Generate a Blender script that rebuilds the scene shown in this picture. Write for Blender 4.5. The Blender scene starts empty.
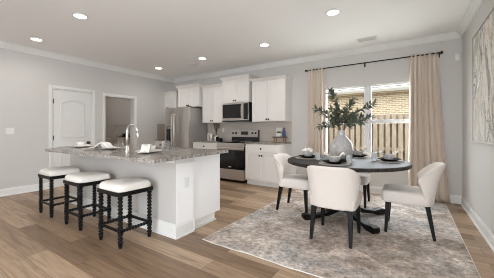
import bpy, bmesh, math, random
from mathutils import Vector, Matrix
random.seed(7)
PI = math.pi
S = bpy.context.scene
COL = S.collection
# ------------------------------------------------------------------ camera, sky, sun, exposure
cam_d = bpy.data.cameras.new('camera')
cam = bpy.data.objects.new('camera', cam_d); COL.objects.link(cam)
cam.location = (0, 0, 1.164); cam.rotation_euler = (PI/2, 0, .578)
cam_d.sensor_width = 36; cam_d.lens = 250.1/494*36; cam_d.shift_y = -.0164
cam_d.clip_start = .02
S.camera = cam
W = bpy.data.worlds.new('sky'); S.world = W; W.use_nodes = True
bg = W.node_tree.nodes['Background']
bg.inputs[0].default_value = (.86, .93, 1.0, 1); bg.inputs[1].default_value = 6.0
sun_d = bpy.data.lights.new('sun', 'SUN'); sun = bpy.data.objects.new('sun', sun_d); COL.objects.link(sun)
sun_d.energy = 1.5; sun_d.angle = .02; sun_d.color = (1, .95, .86)
sun.rotation_euler = (math.radians(32), math.radians(14), 0)
# daylight pouring in through the window pair
def area(name, loc, rot, sx, sy, power, color):
    d = bpy.data.lights.new(name, 'AREA'); d.shape = 'RECTANGLE'; d.size = sx; d.size_y = sy
    d.energy = power; d.color = color
    o = bpy.data.objects.new(name, d); COL.objects.link(o); o.location = loc; o.rotation_euler = rot
    return o
area('window_daylight', (-.68, 5.207+.5, 1.4), (-PI/2, 0, 0), 1.5, 1.4, 42, (.93, .97, 1))
S.view_settings.view_transform = 'Standard'; S.view_settings.look = 'None'
S.view_settings.gamma = 1; S.view_settings.use_curve_mapping = False
S.view_settings.exposure = 0.36
LAMP_POWER = 3
S.cycles.filter_width = 1.0

# ------------------------------------------------------------------ materials
def srgb(r, g, b):
    f = lambda v: (v/255/12.92) if v/255 <= .04045 else ((v/255+.055)/1.055)**2.4
    return (f(r), f(g), f(b), 1)
class NT:
    def __init__(s, name):
        s.m = bpy.data.materials.new(name); s.m.use_nodes = True
        s.t = s.m.node_tree; s.b = s.t.nodes['Principled BSDF']
    def n(s, typ, **kw):
        x = s.t.nodes.new(typ)
        for k, v in kw.items(): setattr(x, k, v)
        return x
    def l(s, a, b): s.t.links.new(a, b)
    def coord(s, scale=(1, 1, 1), rot=(0, 0, 0), kind='Object'):
        tc = s.n('ShaderNodeTexCoord'); mp = s.n('ShaderNodeMapping')
        mp.inputs['Scale'].default_value = scale; mp.inputs['Rotation'].default_value = rot
        s.l(tc.outputs[kind], mp.inputs[0]); return mp.outputs[0]
    def noise(s, vec, scale, detail=4, rough=.55, dist=0):
        x = s.n('ShaderNodeTexNoise'); x.inputs['Scale'].default_value = scale
        x.inputs['Detail'].default_value = detail; x.inputs['Roughness'].default_value = rough
        x.inputs['Distortion'].default_value = dist
        s.l(vec, x.inputs['Vector']); return x
    def ramp(s, fac, stops):
        x = s.n('ShaderNodeValToRGB'); e = x.color_ramp.elements
        while len(e) < len(stops): e.new(.5)
        for i, (p, c) in enumerate(stops): e[i].position = p; e[i].color = c
        s.l(fac, x.inputs[0]); return x.outputs[0]
    def mix(s, fac, a, b, mode='MIX'):
        x = s.n('ShaderNodeMix', data_type='RGBA', blend_type=mode)
        for v, i in ((fac, 0), (a, 6), (b, 7)):
            if hasattr(v, 'is_output'): s.l(v, x.inputs[i])
            else: x.inputs[i].default_value = v
        return x.outputs[2]
    def bump(s, h, strength, dist=.01):
        x = s.n('ShaderNodeBump'); x.inputs['Strength'].default_value = strength
        x.inputs['Distance'].default_value = dist
        s.l(h, x.inputs['Height']); s.l(x.outputs[0], s.b.inputs['Normal'])
def simple(name, col, rough=.5, metal=0, var=.04, scale=30, bump=0, coat=0, stretch=(1, 1, 1), spec=.5):
    sp_ = spec
    q = NT(name); v = q.coord(stretch)
    nz = q.noise(v, scale)
    d = tuple(max(0, c*(1-var*2)) for c in col[:3])+(1,); u = tuple(min(1, c*(1+var*2)) for c in col[:3])+(1,)
    q.l(q.ramp(nz.outputs[0], [(.3, d), (.7, u)]), q.b.inputs['Base Color'])
    q.b.inputs['Roughness'].default_value = rough; q.b.inputs['Metallic'].default_value = metal
    q.b.inputs['Specular IOR Level'].default_value = sp_
    if coat: q.b.inputs['Coat Weight'].default_value = coat
    if bump: q.bump(nz.outputs[0], bump, .004)
    return q.m
M = {}
M['wall'] = simple('wall_paint', srgb(205, 201, 196), .75, var=.006, scale=60, bump=.05)
M['ceiling'] = simple('ceiling_paint', srgb(247, 245, 243), .85, var=.006, scale=80, bump=.08)
M['trim'] = simple('white_trim_paint', srgb(228, 226, 222), .4, var=.006)
M['cabinet'] = simple('white_cabinet_paint', srgb(229, 224, 219), .4, var=.006)
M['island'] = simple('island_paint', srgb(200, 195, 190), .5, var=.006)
M['island_end_lit'] = simple('island_end_lit_white', srgb(246, 244, 242), .5, var=.006)  # white lightened past the cabinets: stronger light on the end put into colour
M['door'] = simple('door_paint', srgb(222, 219, 215), .45, var=.006)
M['steel'] = simple('brushed_stainless', srgb(208, 203, 198), .38, 1, var=.05, scale=40, stretch=(1, 1, 12))
M['steel_side'] = simple('grey_appliance_side', srgb(176, 171, 167), .45, .4, var=.02)
M['chrome'] = simple('polished_nickel', srgb(214, 208, 202), .3, 1, var=.01)
M['black_gloss'] = simple('black_glass', srgb(14, 14, 15), .08, 0, var=.02)
M['black'] = simple('black_plastic', srgb(24, 23, 23), .4, var=.03)
M['black_wood'] = simple('black_lacquered_wood', srgb(17, 16, 16), .45, var=.08, scale=20, spec=.2)
M['dark_metal'] = simple('dark_bronze_metal', srgb(40, 36, 33), .4, .7, var=.03)
M['knob'] = simple('aged_pewter', srgb(70, 64, 60), .4, .6, var=.03)
M['cream'] = simple('cream_linen', srgb(229, 220, 212), .9, var=.025, scale=260, bump=.25)
M['stool_fabric'] = simple('ivory_upholstery', srgb(236, 230, 221), .85, var=.02, scale=220, bump=.15)
M['curtain'] = simple('beige_linen_curtain', srgb(220, 206, 192), .9, var=.03, scale=140, bump=.2, stretch=(1, 1, .2))
M['napkin'] = simple('white_cotton', srgb(240, 234, 226), .9, var=.02, scale=200, bump=.2)
M['china'] = simple('white_china', srgb(238, 235, 230), .25, var=.01)
M['stone_bowl'] = simple('grey_stoneware', srgb(204, 200, 196), .4, var=.08, scale=60)
M['dark_plate'] = simple('charcoal_stoneware', srgb(30, 28, 28), .7, var=.08, scale=50, spec=.02)
M['placemat'] = simple('grey_woven_mat', srgb(178, 171, 163), .9, var=.14, scale=180, bump=.5)
M['candle'] = simple('ivory_wax', srgb(240, 232, 220), .5, var=.01)
M['wood_riser'] = simple('walnut_riser', srgb(92, 58, 40), .45, var=.15, scale=15, stretch=(1, 8, 8))
M['brass'] = simple('brushed_brass', srgb(170, 128, 66), .35, .9, var=.03)
M['cobalt'] = simple('blue_glass', srgb(60, 82, 128), .1, var=.05)
M['paper'] = simple('white_card', srgb(226, 222, 214), .7, var=.02)
M['dried'] = simple('dried_leaf', srgb(112, 86, 62), .8, var=.3, scale=12)
M['dark_dried'] = simple('dark_dried_leaf', srgb(66, 46, 38), .8, var=.3, scale=12)
M['taupe'] = simple('taupe_cabinet', srgb(196, 182, 168), .6, var=.03)
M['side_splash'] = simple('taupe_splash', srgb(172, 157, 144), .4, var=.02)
M['hall'] = simple('hall_paint', srgb(206, 198, 190), .8, var=.01)
M['stem'] = simple('olive_stem', srgb(92, 78, 58), .8, var=.2)
M['vinyl'] = simple('white_vinyl', srgb(222, 221, 220), .35, var=.004)
M['succulent'] = simple('succulent_green', srgb(92, 104, 60), .6, var=.25, scale=40)
M['soffit'] = simple('tan_soffit', srgb(150, 128, 102), .7, var=.02)
M['gutter'] = simple('white_gutter', srgb(120, 113, 103), .4, var=.01)
def m_leaf():
    q = NT('olive_leaf'); g = q.n('ShaderNodeNewGeometry')
    nz = q.noise(q.coord(), 9)
    c = q.ramp(nz.outputs[0], [(.3, srgb(38, 46, 34)), (.55, srgb(58, 68, 50)), (.75, srgb(96, 104, 80))])
    q.l(q.mix(g.outputs['Backfacing'], c, srgb(92, 100, 82)), q.b.inputs['Base Color'])
    q.b.inputs['Roughness'].default_value = .5
    return q.m
M['leaf'] = m_leaf()
def m_floor():
    q = NT('oak_plank_floor'); v = q.coord(kind='Object')
    br = q.n('ShaderNodeTexBrick'); br.offset = .37; br.offset_frequency = 2
    br.inputs['Scale'].default_value = 1; br.inputs['Brick Width'].default_value = 1.5
    br.inputs['Row Height'].default_value = .182; br.inputs['Mortar Size'].default_value = .0016
    br.inputs['Mortar Smooth'].default_value = .3; br.inputs['Bias'].default_value = 0
    br.inputs['Color1'].default_value = (0, 0, 0, 1); br.inputs['Color2'].default_value = (1, 1, 1, 1)
    br.inputs['Mortar'].default_value = (.5, .5, .5, 1)
    q.l(v, br.inputs['Vector'])
    plank = q.ramp(br.outputs['Color'], [(0, srgb(120, 96, 74)), (.3, srgb(164, 136, 108)), (.65, srgb(184, 157, 130)), (1, srgb(148, 122, 98))])
    # grain: stretched noise, shifted per plank
    sh = q.n('ShaderNodeVectorMath', operation='MULTIPLY_ADD')
    q.l(br.outputs['Color'], sh.inputs[0]); sh.inputs[1].default_value = (7, 3, 5); q.l(v, sh.inputs[2])
    mp = q.n('ShaderNodeMapping'); mp.inputs['Scale'].default_value = (1.3, 16, 1); q.l(sh.outputs[0], mp.inputs[0])
    g1 = q.noise(mp.outputs[0], 1.6, 6, .62, .6)
    mp2 = q.n('ShaderNodeMapping'); mp2.inputs['Scale'].default_value = (4, 120, 1); q.l(sh.outputs[0], mp2.inputs[0])
    g2 = q.noise(mp2.outputs[0], 1.2, 3)
    gr = q.ramp(g1.outputs[0], [(.3, (.6, .57, .55, 1)), (.5, (1, 1, 1, 1)), (.7, (1.2, 1.19, 1.18, 1))])
    c = q.mix(1, plank, gr, 'MULTIPLY')
    gf = q.ramp(g2.outputs[0], [(.35, (.9, .89, .88, 1)), (.6, (1.03, 1.03, 1.03, 1))])
    c = q.mix(1, c, gf, 'MULTIPLY')
    c = q.mix(br.outputs['Fac'], c, srgb(82, 64, 50))
    q.l(c, q.b.inputs['Base Color'])
    q.b.inputs['Roughness'].default_value = .42
    q.bump(g2.outputs[0], .06, .002)
    return q.m
M['floor'] = m_floor()
def m_granite():
    q = NT('speckled_granite'); v = q.coord(kind='Object')
    n1 = q.noise(v, 48, 5, .75); n2 = q.noise(v, 22, 4, .6)
    vo = q.n('ShaderNodeTexVoronoi'); vo.inputs['Scale'].default_value = 75; q.l(v, vo.inputs['Vector'])
    base = q.ramp(n1.outputs[0], [(.36, srgb(52, 47, 44)), (.46, srgb(122, 114, 107)), (.56, srgb(172, 165, 157)), (.7, srgb(222, 217, 210))])
    blot = q.ramp(n2.outputs[0], [(.38, srgb(118, 110, 103)), (.6, srgb(188, 181, 173))])
    c = q.mix(.4, base, blot)
    sp = q.ramp(vo.outputs['Color'], [(.12, (0, 0, 0, 1)), (.2, (1, 1, 1, 1))])
    c = q.mix(sp, srgb(64, 58, 55), c)
    q.l(c, q.b.inputs['Base Color']); q.b.inputs['Roughness'].default_value = .22; q.b.inputs['Specular IOR Level'].default_value = .3
    return q.m
M['granite'] = m_granite()
def m_rug():
    q = NT('distressed_rug'); v = q.coord(kind='Object')
    mp = q.n('ShaderNodeMapping'); mp.inputs['Location'].default_value = (5, 3, 0); q.l(v, mp.inputs[0]); v2 = mp.outputs[0]
    big = q.noise(v, 1.1, 3, .6, .4); mid = q.noise(v2, 3.2, 9, .78, .5); fine = q.noise(v, 24, 7, .8, .2); rust = q.noise(v2, 5.5, 8, .78)
    tone = q.ramp(big.outputs[0], [(.34, srgb(186, 184, 182)), (.47, srgb(206, 196, 187)), (.58, srgb(170, 155, 144)), (.68, srgb(202, 192, 183))])
    blot = q.ramp(mid.outputs[0], [(.34, (.5, .475, .455, 1)), (.46, (.84, .815, .795, 1)), (.55, (1.05, 1.04, 1.03, 1)), (.66, (1.5, 1.49, 1.48, 1))])
    c = q.mix(1, tone, blot, 'MULTIPLY')
    fr = q.ramp(fine.outputs[0], [(.36, (.5, .48, .47, 1)), (.5, (1, 1, 1, 1)), (.62, (1.4, 1.4, 1.4, 1))])
    c = q.mix(.9, c, fr, 'MULTIPLY')
    rf = q.ramp(rust.outputs[0], [(.57, (0, 0, 0, 1)), (.68, (.5, .5, .5, 1))]); c = q.mix(rf, c, srgb(168, 130, 108))
    # worn medallion lattice, thin and broken
    w = q.n('ShaderNodeTexVoronoi', feature='DISTANCE_TO_EDGE', distance='MINKOWSKI') if False else q.n('ShaderNodeTexVoronoi', feature='DISTANCE_TO_EDGE')
    w.inputs['Scale'].default_value = 3.4; ds = q.n('ShaderNodeVectorMath', operation='MULTIPLY_ADD'); q.l(fine.outputs['Color'], ds.inputs[0]); ds.inputs[1].default_value = (.10, .10, 0); q.l(v, ds.inputs[2]); q.l(ds.outputs[0], w.inputs['Vector'])
    vein = q.ramp(w.outputs['Distance'], [(.0, (.5, .5, .5, 1)), (.04, (0, 0, 0, 1))]); brk = q.ramp(mid.outputs[0], [(.46, (0, 0, 0, 1)), (.6, (1, 1, 1, 1))])
    c = q.mix(q.mix(1, vein, brk, 'MULTIPLY'), c, srgb(222, 215, 207))
    q.l(c, q.b.inputs['Base Color']); q.b.inputs['Roughness'].default_value = .95; q.b.inputs['Specular IOR Level'].default_value = .1
    q.bump(fine.outputs[0], .4, .004)
    return q.m
M['rug'] = m_rug()
def m_table():
    q = NT('weathered_grey_wood'); v = q.coord((2, 22, 2), kind='Object')
    g = q.noise(v, 2.2, 6, .6, .4)
    q.l(q.ramp(g.outputs[0], [(.3, srgb(44, 39, 37)), (.55, srgb(64, 58, 56)), (.75, srgb(84, 78, 75))]), q.b.inputs['Base Color'])
    q.b.inputs['Roughness'].default_value = .5; q.b.inputs['Specular IOR Level'].default_value = .09; q.bump(g.outputs[0], .08, .002)
    return q.m
M['table'] = m_table()
def m_splash():
    q = NT('beige_subway_tile'); v = q.coord(kind='Object', rot=(PI/2, 0, 0))
    br = q.n('ShaderNodeTexBrick'); br.inputs['Scale'].default_value = 1; br.inputs['Brick Width'].default_value = .305
    br.inputs['Row Height'].default_value = .076; br.inputs['Mortar Size'].default_value = .0015
    br.inputs['Color1'].default_value = srgb(196, 184, 173); br.inputs['Color2'].default_value = srgb(202, 191, 181); br.inputs['Mortar'].default_value = srgb(186, 176, 166)
    q.l(v, br.inputs['Vector']); q.l(br.outputs['Color'], q.b.inputs['Base Color']); q.b.inputs['Roughness'].default_value = .25
    return q.m
M['splash'] = m_splash()
def m_glass(name, tint, refl=.08):
    q = NT(name); t = q.t; t.nodes.remove(q.b)
    tr = q.n('ShaderNodeBsdfTransparent'); tr.inputs[0].default_value = tint
    gl = q.n('ShaderNodeBsdfGlossy'); gl.inputs['Roughness'].default_value = .03
    lw = q.n('ShaderNodeLayerWeight'); lw.inputs[0].default_value = .35; fr = q.n('ShaderNodeMath', operation='MULTIPLY'); q.l(lw.outputs['Facing'], fr.inputs[0]); fr.inputs[1].default_value = refl
    mx = q.n('ShaderNodeMixShader'); q.l(fr.outputs[0], mx.inputs[0]); q.l(tr.outputs[0], mx.inputs[1]); q.l(gl.outputs[0], mx.inputs[2])
    q.l(mx.outputs[0], t.nodes['Material Output'].inputs[0]); return q.m
M['glass'] = m_glass('window_glass', (.97, .98, .98, 1), .06)
M['tumbler'] = m_glass('clear_tumbler_glass', (.97, .975, .98, 1), .3)
def m_frost():
    q = NT('frosted_tumbler_glass'); t = q.t; q.b.inputs['Base Color'].default_value = srgb(228, 229, 230); q.b.inputs['Roughness'].default_value = .2
    tr = q.n('ShaderNodeBsdfTransparent'); mx = q.n('ShaderNodeMixShader'); mx.inputs[0].default_value = .42
    q.l(tr.outputs[0], mx.inputs[1]); q.l(q.b.outputs[0], mx.inputs[2]); q.l(mx.outputs[0], t.nodes['Material Output'].inputs[0]); return q.m
M['frost'] = m_frost()
def m_vase():
    q = NT('smoky_bubbled_glaze'); v = q.coord(kind='Object')
    n = q.noise(v, 14, 5, .65); vo = q.n('ShaderNodeTexVoronoi'); vo.inputs['Scale'].default_value = 45; q.l(v, vo.inputs['Vector'])
    c = q.ramp(n.outputs[0], [(.3, srgb(166, 160, 158)), (.5, srgb(194, 189, 187)), (.72, srgb(220, 217, 215))])
    q.l(c, q.b.inputs['Base Color']); q.b.inputs['Roughness'].default_value = .28
    q.bump(vo.outputs['Distance'], .35, .006); return q.m
M['vase'] = m_vase()
def m_art():
    q = NT('abstract_canvas'); v = q.coord((1, 1, .62), kind='Object')
    a = q.noise(v, 3.1, 8, .62, 1.1); b = q.noise(v, 1.9, 5, .6, 1.5)
    mp = q.n('ShaderNodeMapping'); mp.inputs['Location'].default_value = (3, 7, 2); q.l(v, mp.inputs[0]); d = q.noise(mp.outputs[0], 2.3, 6, .6, 1.2)
    c = q.ramp(a.outputs[0], [(.3, srgb(92, 90, 84)), (.39, srgb(166, 160, 152)), (.48, srgb(218, 212, 203)), (.6, srgb(196, 188, 176)), (.7, srgb(232, 228, 222))])
    g = q.ramp(b.outputs[0], [(.54, (0, 0, 0, 1)), (.62, (.65, .65, .65, 1))]); c = q.mix(g, c, srgb(158, 160, 144))
    g = q.ramp(d.outputs[0], [(.57, (0, 0, 0, 1)), (.63, (.6, .6, .6, 1))]); c = q.mix(g, c, srgb(208, 164, 140))
    w = q.n('ShaderNodeMath', operation='SUBTRACT'); q.l(d.outputs[0], w.inputs[0]); w.inputs[1].default_value = .46
    w2 = q.n('ShaderNodeMath', operation='ABSOLUTE'); q.l(w.outputs[0], w2.inputs[0])
    k = q.ramp(w2.outputs[0], [(.0, (.85, .85, .85, 1)), (.016, (0, 0, 0, 1))]); c = q.mix(k, c, srgb(58, 56, 52))
    q.l(c, q.b.inputs['Base Color']); q.b.inputs['Roughness'].default_value = .8; return q.m
M['art'] = m_art()
def m_brick():
    q = NT('tan_brick'); v = q.coord(kind='Object', rot=(PI/2, 0, 0))
    br = q.n('ShaderNodeTexBrick'); br.inputs['Scale'].default_value = 1; br.inputs['Brick Width'].default_value = .21; br.inputs['Row Height'].default_value = .072
    br.inputs['Mortar Size'].default_value = .016; br.inputs['Color1'].default_value = srgb(118, 94, 70); br.inputs['Color2'].default_value = srgb(149, 127, 105)
    br.inputs['Mortar'].default_value = srgb(170, 154, 130)
    q.l(v, br.inputs['Vector']); q.l(br.outputs['Color'], q.b.inputs['Base Color']); q.b.inputs['Roughness'].default_value = .9; return q.m
M['brick'] = m_brick()
M['fence'] = simple('weathered_pine', srgb(110, 95, 79), .85, var=.14, scale=6, stretch=(3, 3, .6))
M['roof'] = simple('pale_shingles', srgb(80, 76, 70), .9, var=.06, scale=14)
M['lawn'] = simple('lawn', srgb(116, 122, 78), .9, var=.25, scale=20)
def m_emit(name, col, s):
    q = NT(name); q.b.inputs['Emission Color'].default_value = col; q.b.inputs['Emission Strength'].default_value = s
    q.b.inputs['Base Color'].default_value = (1, 1, 1, 1); return q.m
M['lamp'] = m_emit('glowing_lens', (1, .95, .88, 1), 6)

# ------------------------------------------------------------------ mesh helpers
class MB:
    def __init__(s): s.bm = bmesh.new()
    def box(s, x0, x1, y0, y1, z0, z1, bev=0, seg=2):
        r = bmesh.ops.create_cube(s.bm, size=1)
        bmesh.ops.scale(s.bm, vec=(x1-x0, y1-y0, z1-z0), verts=r['verts'])
        bmesh.ops.translate(s.bm, vec=((x0+x1)/2, (y0+y1)/2, (z0+z1)/2), verts=r['verts'])
        if bev:
            es = list({e for v in r['verts'] for e in v.link_edges})
            bmesh.ops.bevel(s.bm, geom=es, offset=bev, segments=seg, affect='EDGES', profile=.5)
        return s
    def ring(s, pts): return [s.bm.verts.new(p) for p in pts]
    def loft(s, rings, closed=True, cap=True):
        rs = [s.ring(r) for r in rings]; n = len(rs[0])
        for a, b in zip(rs, rs[1:]):
            for i in range(n if closed else n-1):
                j = (i+1) % n
                try: s.bm.faces.new((a[i], a[j], b[j], b[i]))
                except ValueError: pass
        if cap and closed:
            s.bm.faces.new(rs[0][::-1]); s.bm.faces.new(rs[-1])
        return s
    def lathe(s, prof, c=(0, 0, 0), n=20, axis=None):
        # prof: (radius, height); axis: optional (p0, p1): heights measured along it
        if axis:
            p0, p1 = Vector(axis[0]), Vector(axis[1]); w = (p1-p0).normalized()
        else: p0 = Vector(c); w = Vector((0, 0, 1))
        u = Vector((1, 0, 0)) if abs(w.x) < .9 else Vector((0, 1, 0))
        u = (u-w*u.dot(w)).normalized(); v = w.cross(u)
        rings = []
        for r, h in prof:
            r = max(r, .0004)
            rings.append([p0+w*h+(u*math.cos(2*PI*k/n)+v*math.sin(2*PI*k/n))*r for k in range(n)])
        return s.loft(rings)
    def rod(s, p0, p1, r0, r1=None, n=10):
        L = (Vector(p1)-Vector(p0)).length
        return s.lathe([(r0, 0), (r0 if r1 is None else r1, L)], n=n, axis=(p0, p1))
    def tube(s, pts, r, n=8):
        pts = [Vector(p) for p in pts]; rings = []; prev = None
        for i, p in enumerate(pts):
            w = (pts[min(i+1, len(pts)-1)]-pts[max(i-1, 0)]).normalized()
            if prev is None:
                u = Vector((0, 0, 1)) if abs(w.z) < .9 else Vector((1, 0, 0))
            else: u = prev
            u = (u-w*u.dot(w)).normalized(); prev = u; v = w.cross(u)
            rr = r[i] if isinstance(r, (list, tuple)) else r
            rings.append([p+(u*math.cos(2*PI*k/n)+v*math.sin(2*PI*k/n))*rr for k in range(n)])
        return s.loft(rings)
    def taper(s, c0, s0, c1, s1):
        def sq(c, a): return [(c[0]-a, c[1]-a, c[2]), (c[0]+a, c[1]-a, c[2]), (c[0]+a, c[1]+a, c[2]), (c[0]-a, c[1]+a, c[2])]
        return s.loft([sq(c0, s0), sq(c1, s1)])
    def extrude_x(s, prof, x0, x1):   # prof (y,z)
        return s.loft([[(x0, y, z) for y, z in prof], [(x1, y, z) for y, z in prof]])
    def extrude_y(s, prof, y0, y1):   # prof (x,z)
        return s.loft([[(x, y0, z) for x, z in prof], [(x, y1, z) for x, z in prof]])
    def extrude_z(s, prof, z0, z1):
        return s.loft([[(x, y, z0) for x, y in prof], [(x, y, z1) for x, y in prof]])
    def build(s, name, m, parent=None, smooth=False, sub=0, solid=0):
        bmesh.ops.recalc_face_normals(s.bm, faces=s.bm.faces)
        if parent is not None:
            root = parent
            while root.parent: root = root.parent
            bmesh.ops.translate(s.bm, vec=-Vector(root.location), verts=s.bm.verts)
            org = None
        else:
            xs = [v.co for v in s.bm.verts]
            lo = [min(v[i] for v in xs) for i in range(3)]; hi = [max(v[i] for v in xs) for i in range(3)]
            org = Vector(((lo[0]+hi[0])/2, (lo[1]+hi[1])/2, lo[2]))
            bmesh.ops.translate(s.bm, vec=-org, verts=s.bm.verts)
        me = bpy.data.meshes.new(name); s.bm.to_mesh(me); s.bm.free()
        me.materials.append(M[m])
        if smooth:
            for p in me.polygons: p.use_smooth = True
            if smooth == 'auto':
                me.set_sharp_from_angle(angle=math.radians(38))
        o = bpy.data.objects.new(name, me); COL.objects.link(o)
        if org is not None: o.location = org
        if parent is not None: o.parent = parent
        if solid:
            md = o.modifiers.new('solid', 'SOLIDIFY'); md.thickness = solid; md.offset = 0
        if sub:
            md = o.modifiers.new('sub', 'SUBSURF'); md.levels = sub; md.render_levels = sub
        return o
def tag(o, label, cat, group=None):
    o['label'] = label; o['category'] = cat
    if group: o['group'] = group
    return o
def thing(name, label, cat, loc, group=None):
    o = bpy.data.objects.new(name, None); COL.objects.link(o); o.location = loc; o.empty_display_size = .05
    return tag(o, label, cat, group)
def struct(o): o['kind'] = 'structure'; return o
def dup(root, loc, rotz=0, label=None, group=None):
    r = root.copy(); COL.objects.link(r); r.location = loc; r.rotation_euler = (0, 0, rotz)
    if label: r['label'] = label
    if group: r['group'] = group
    for ch in list(root.children):
        c = ch.copy(); COL.objects.link(c); c.parent = r
        for g in list(ch.children):
            d = g.copy(); COL.objects.link(d); d.parent = c
    return r

# ------------------------------------------------------------------ room shell
XL, XR, YB, H = -6.085, .697, 5.207, 2.74
YF = -3.0; T = .15
struct(MB().box(XL-2.6, XR+T, YF, YB+T, -.12, 0).build('floor', 'floor'))
struct(MB().box(XL-2.6, XR+T, YF, YB+T, H, H+.15).build('ceiling', 'ceiling'))
# back wall with window opening
WX0, WX1, WZ0, WZ1 = -1.49, .13, .52, 2.025
b = MB()
b.box(XL-T, WX0, YB, YB+T, 0, H).box(WX1, XR+T, YB, YB+T, 0, H).box(WX0, WX1, YB, YB+T, 0, WZ0).box(WX0, WX1, YB, YB+T, WZ1, H)
struct(b.build('wall_back', 'wall'))
# left wall: closed door opening and cased doorway
D1 = (2.09, 2.85, 2.035); D2 = (3.135, 3.895, 2.01)
b = MB()
b.box(XL-T, XL, YF, D1[0], 0, H).box(XL-T, XL, D1[1], D2[0], 0, H).box(XL-T, XL, D2[1], YB, 0, H)
b.box(XL-T, XL, D1[0], D1[1], D1[2], H).box(XL-T, XL, D2[0], D2[1], D2[2], H)
struct(b.build('wall_left', 'wall'))
struct(MB().box(XR, XR+T, -.15, YB, 0, H).box(XR, XR+T, YF, -2.9, 0, H).box(XR, XR+T, -2.9, -.15, 2.5, H).build('wall_right', 'wall'))
struct(MB().box(XL-T, -1.9, YF-T, YF, 0, H).box(-1.9, XR+T, YF-T, YF, 2.45, H).build('wall_rear', 'wall'))  # unseen wall, added to hold back light from behind the camera
# small room beyond the doorway
b = MB()
b.box(XL-1.75, XL-1.65, 2.6, 5.3, 0, H).box(XL-1.65, XL-T, 2.6, 2.7, 0, H).box(XL-1.65, XL-T, 4.95, 5.05, 0, H)
struct(b.build('wall_pantry', 'hall'))
# crown moulding
cp = [(0, 0), (.085, 0), (.085, -.012), (.07, -.02), (.05, -.045), (.03, -.07), (.018, -.08), (.018, -.1), (0, -.1)]
struct(MB().extrude_x([(YB-a, H+z) for a, z in cp], XL, XR).build('trim_1', 'trim'))
struct(MB().extrude_y([(XL+a, H+z) for a, z in cp], YF, YB).build('trim_2', 'trim'))
struct(MB().extrude_y([(XR-a, H+z) for a, z in cp], YF, YB).build('trim_3', 'trim'))
bp = [(0, 0), (.028, 0), (.026, .016), (.015, .02), (.015, .105), (.009, .118), (.009, .13), (0, .13)]
b = MB(); b.extrude_x([(YB-a, z) for a, z in bp], -2.2, XR)
struct(b.build('baseboard_back', 'trim'))
b = MB()
for y0, y1 in ((YF, D1[0]-.062), (D1[1]+.062, D2[0]-.062), (D2[1]+.062, 4.6)): b.extrude_y([(XL+a, z) for a, z in bp], y0, y1)
struct(b.build('baseboard_left', 'trim'))
struct(MB().extrude_y([(XR-a, z) for a, z in bp], -.15, YB-.03).build('baseboard_right', 'trim'))
# door casings
def casing(name, y0, y1, zt):
    b = MB(); w = .06
    b.box(XL, XL+.018, y0-w, y0, 0, zt+w, .004, 1).box(XL, XL+.018, y1, y1+w, 0, zt+w, .004, 1).box(XL, XL+.018, y0, y1, zt, zt+w, .004, 1)
    b.box(XL-T, XL, y0, y0+.016, 0, zt).box(XL-T, XL, y1-.016, y1, 0, zt).box(XL-T, XL, y0+.016, y1-.016, zt-.016, zt)
    return struct(b.build(name, 'trim'))
casing('trim_4', *D1); casing('trim_5', *D2)
# panel door
y0, y1, zt = D1[0]+.019, D1[1]-.019, D1[2]-.019
door = struct(MB().box(XL-.045, XL-.008, y0, y1, .01, zt, .002, 1).build('door_1', 'door'))
def arch(ya, yb, za, zb, rise, n=14):
    pts = [(ya, za), (yb, za), (yb, zb)]
    for k in range(1, n): 
        t = k/n; y = yb+(ya-yb)*t; pts.append((y, zb+rise*(1-(2*t-1)**2)))
    pts.append((ya, zb)); return pts
def panel_ring(ya, yb, za, zb, rise):
    b = MB()
    def off(d): return arch(ya+d, yb-d, za+d, zb-d, rise*(1-d*1.2))
    X = XL-.008
    prof = [(0, 0), (.012, .014), (.026, .014), (.040, .001)]
    rings = [[(X+dx, y, z) for y, z in off(d)] for d, dx in prof]
    b.loft(rings, cap=False)
    return b
panel_ring(y0+.12, y1-.12, 1.02, 1.76, .07).build('door_panel_moulding', 'door', door, smooth=True)
panel_ring(y0+.12, y1-.12, .22, .84, .0001).build('door_panel_moulding', 'door', door, smooth=True)
for z in (.25, 1.02, 1.77):
    MB().box(XL-.008, XL-.002, y0-.012, y0+.012, z-.045, z+.045).rod((XL-.001, y0-.002, z-.05), (XL-.001, y0-.002, z+.05), .006).build('hinge', 'knob', door)
MB().lathe([(.032, 0), (.032, .008), (.013, .012), (.012, .035), (.026, .042), (.031, .055), (.026, .068), (.001, .072)], n=16, axis=((XL-.008, y1-.062, .90), (XL+.1, y1-.062, .90))).build('door_knob', 'knob', door, smooth='auto')
# windows (a pair of single hung sashes)
def window(name, x0, x1):
    f = MB(); Y0, Y1 = YB+.055, YB+.12; w = .03; z0, z1 = WZ0+.002, WZ1-.002; zm = 1.343
    f.box(x0, x0+w, Y0, Y1, z0, z1, .003, 1).box(x1-w, x1, Y0, Y1, z0, z1, .003, 1).box(x0+w, x1-w, Y0, Y1, z0, z0+w).box(x0+w, x1-w, Y0, Y1, z1-.022, z1)
    o = struct(f.build(name, 'vinyl'))
    s = MB(); s.box(x0+w, x1-w, Y0+.02, Y1-.012, zm-.036, zm+.034, .003, 1)
    s.build('meeting_rail', 'vinyl', o)
    g = MB(); g.box(x0+w, x1-w, Y0+.03, Y0+.036, zm+.02, z1-.02); g.build('upper_pane', 'glass', o)
    g = MB(); g.box(x0+w, x1-w, Y0+.022, Y0+.028, z0+w, zm-.018); g.build('lower_pane', 'glass', o)
    return o
window('window_1', WX0+.002, -.713); window('window_2', -.647, WX1-.002)
struct(MB()  .box(-.7129, -.6471, YB+.045, YB+.13, WZ0, WZ1, .003, 1).build('trim_6', 'vinyl'))
b = MB().box(WX0-.04, WX1+.04, YB-.03, YB+.055, WZ0-.022, WZ0+.0015, .004, 1); struct(b.build('trim_7', 'trim'))

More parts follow.
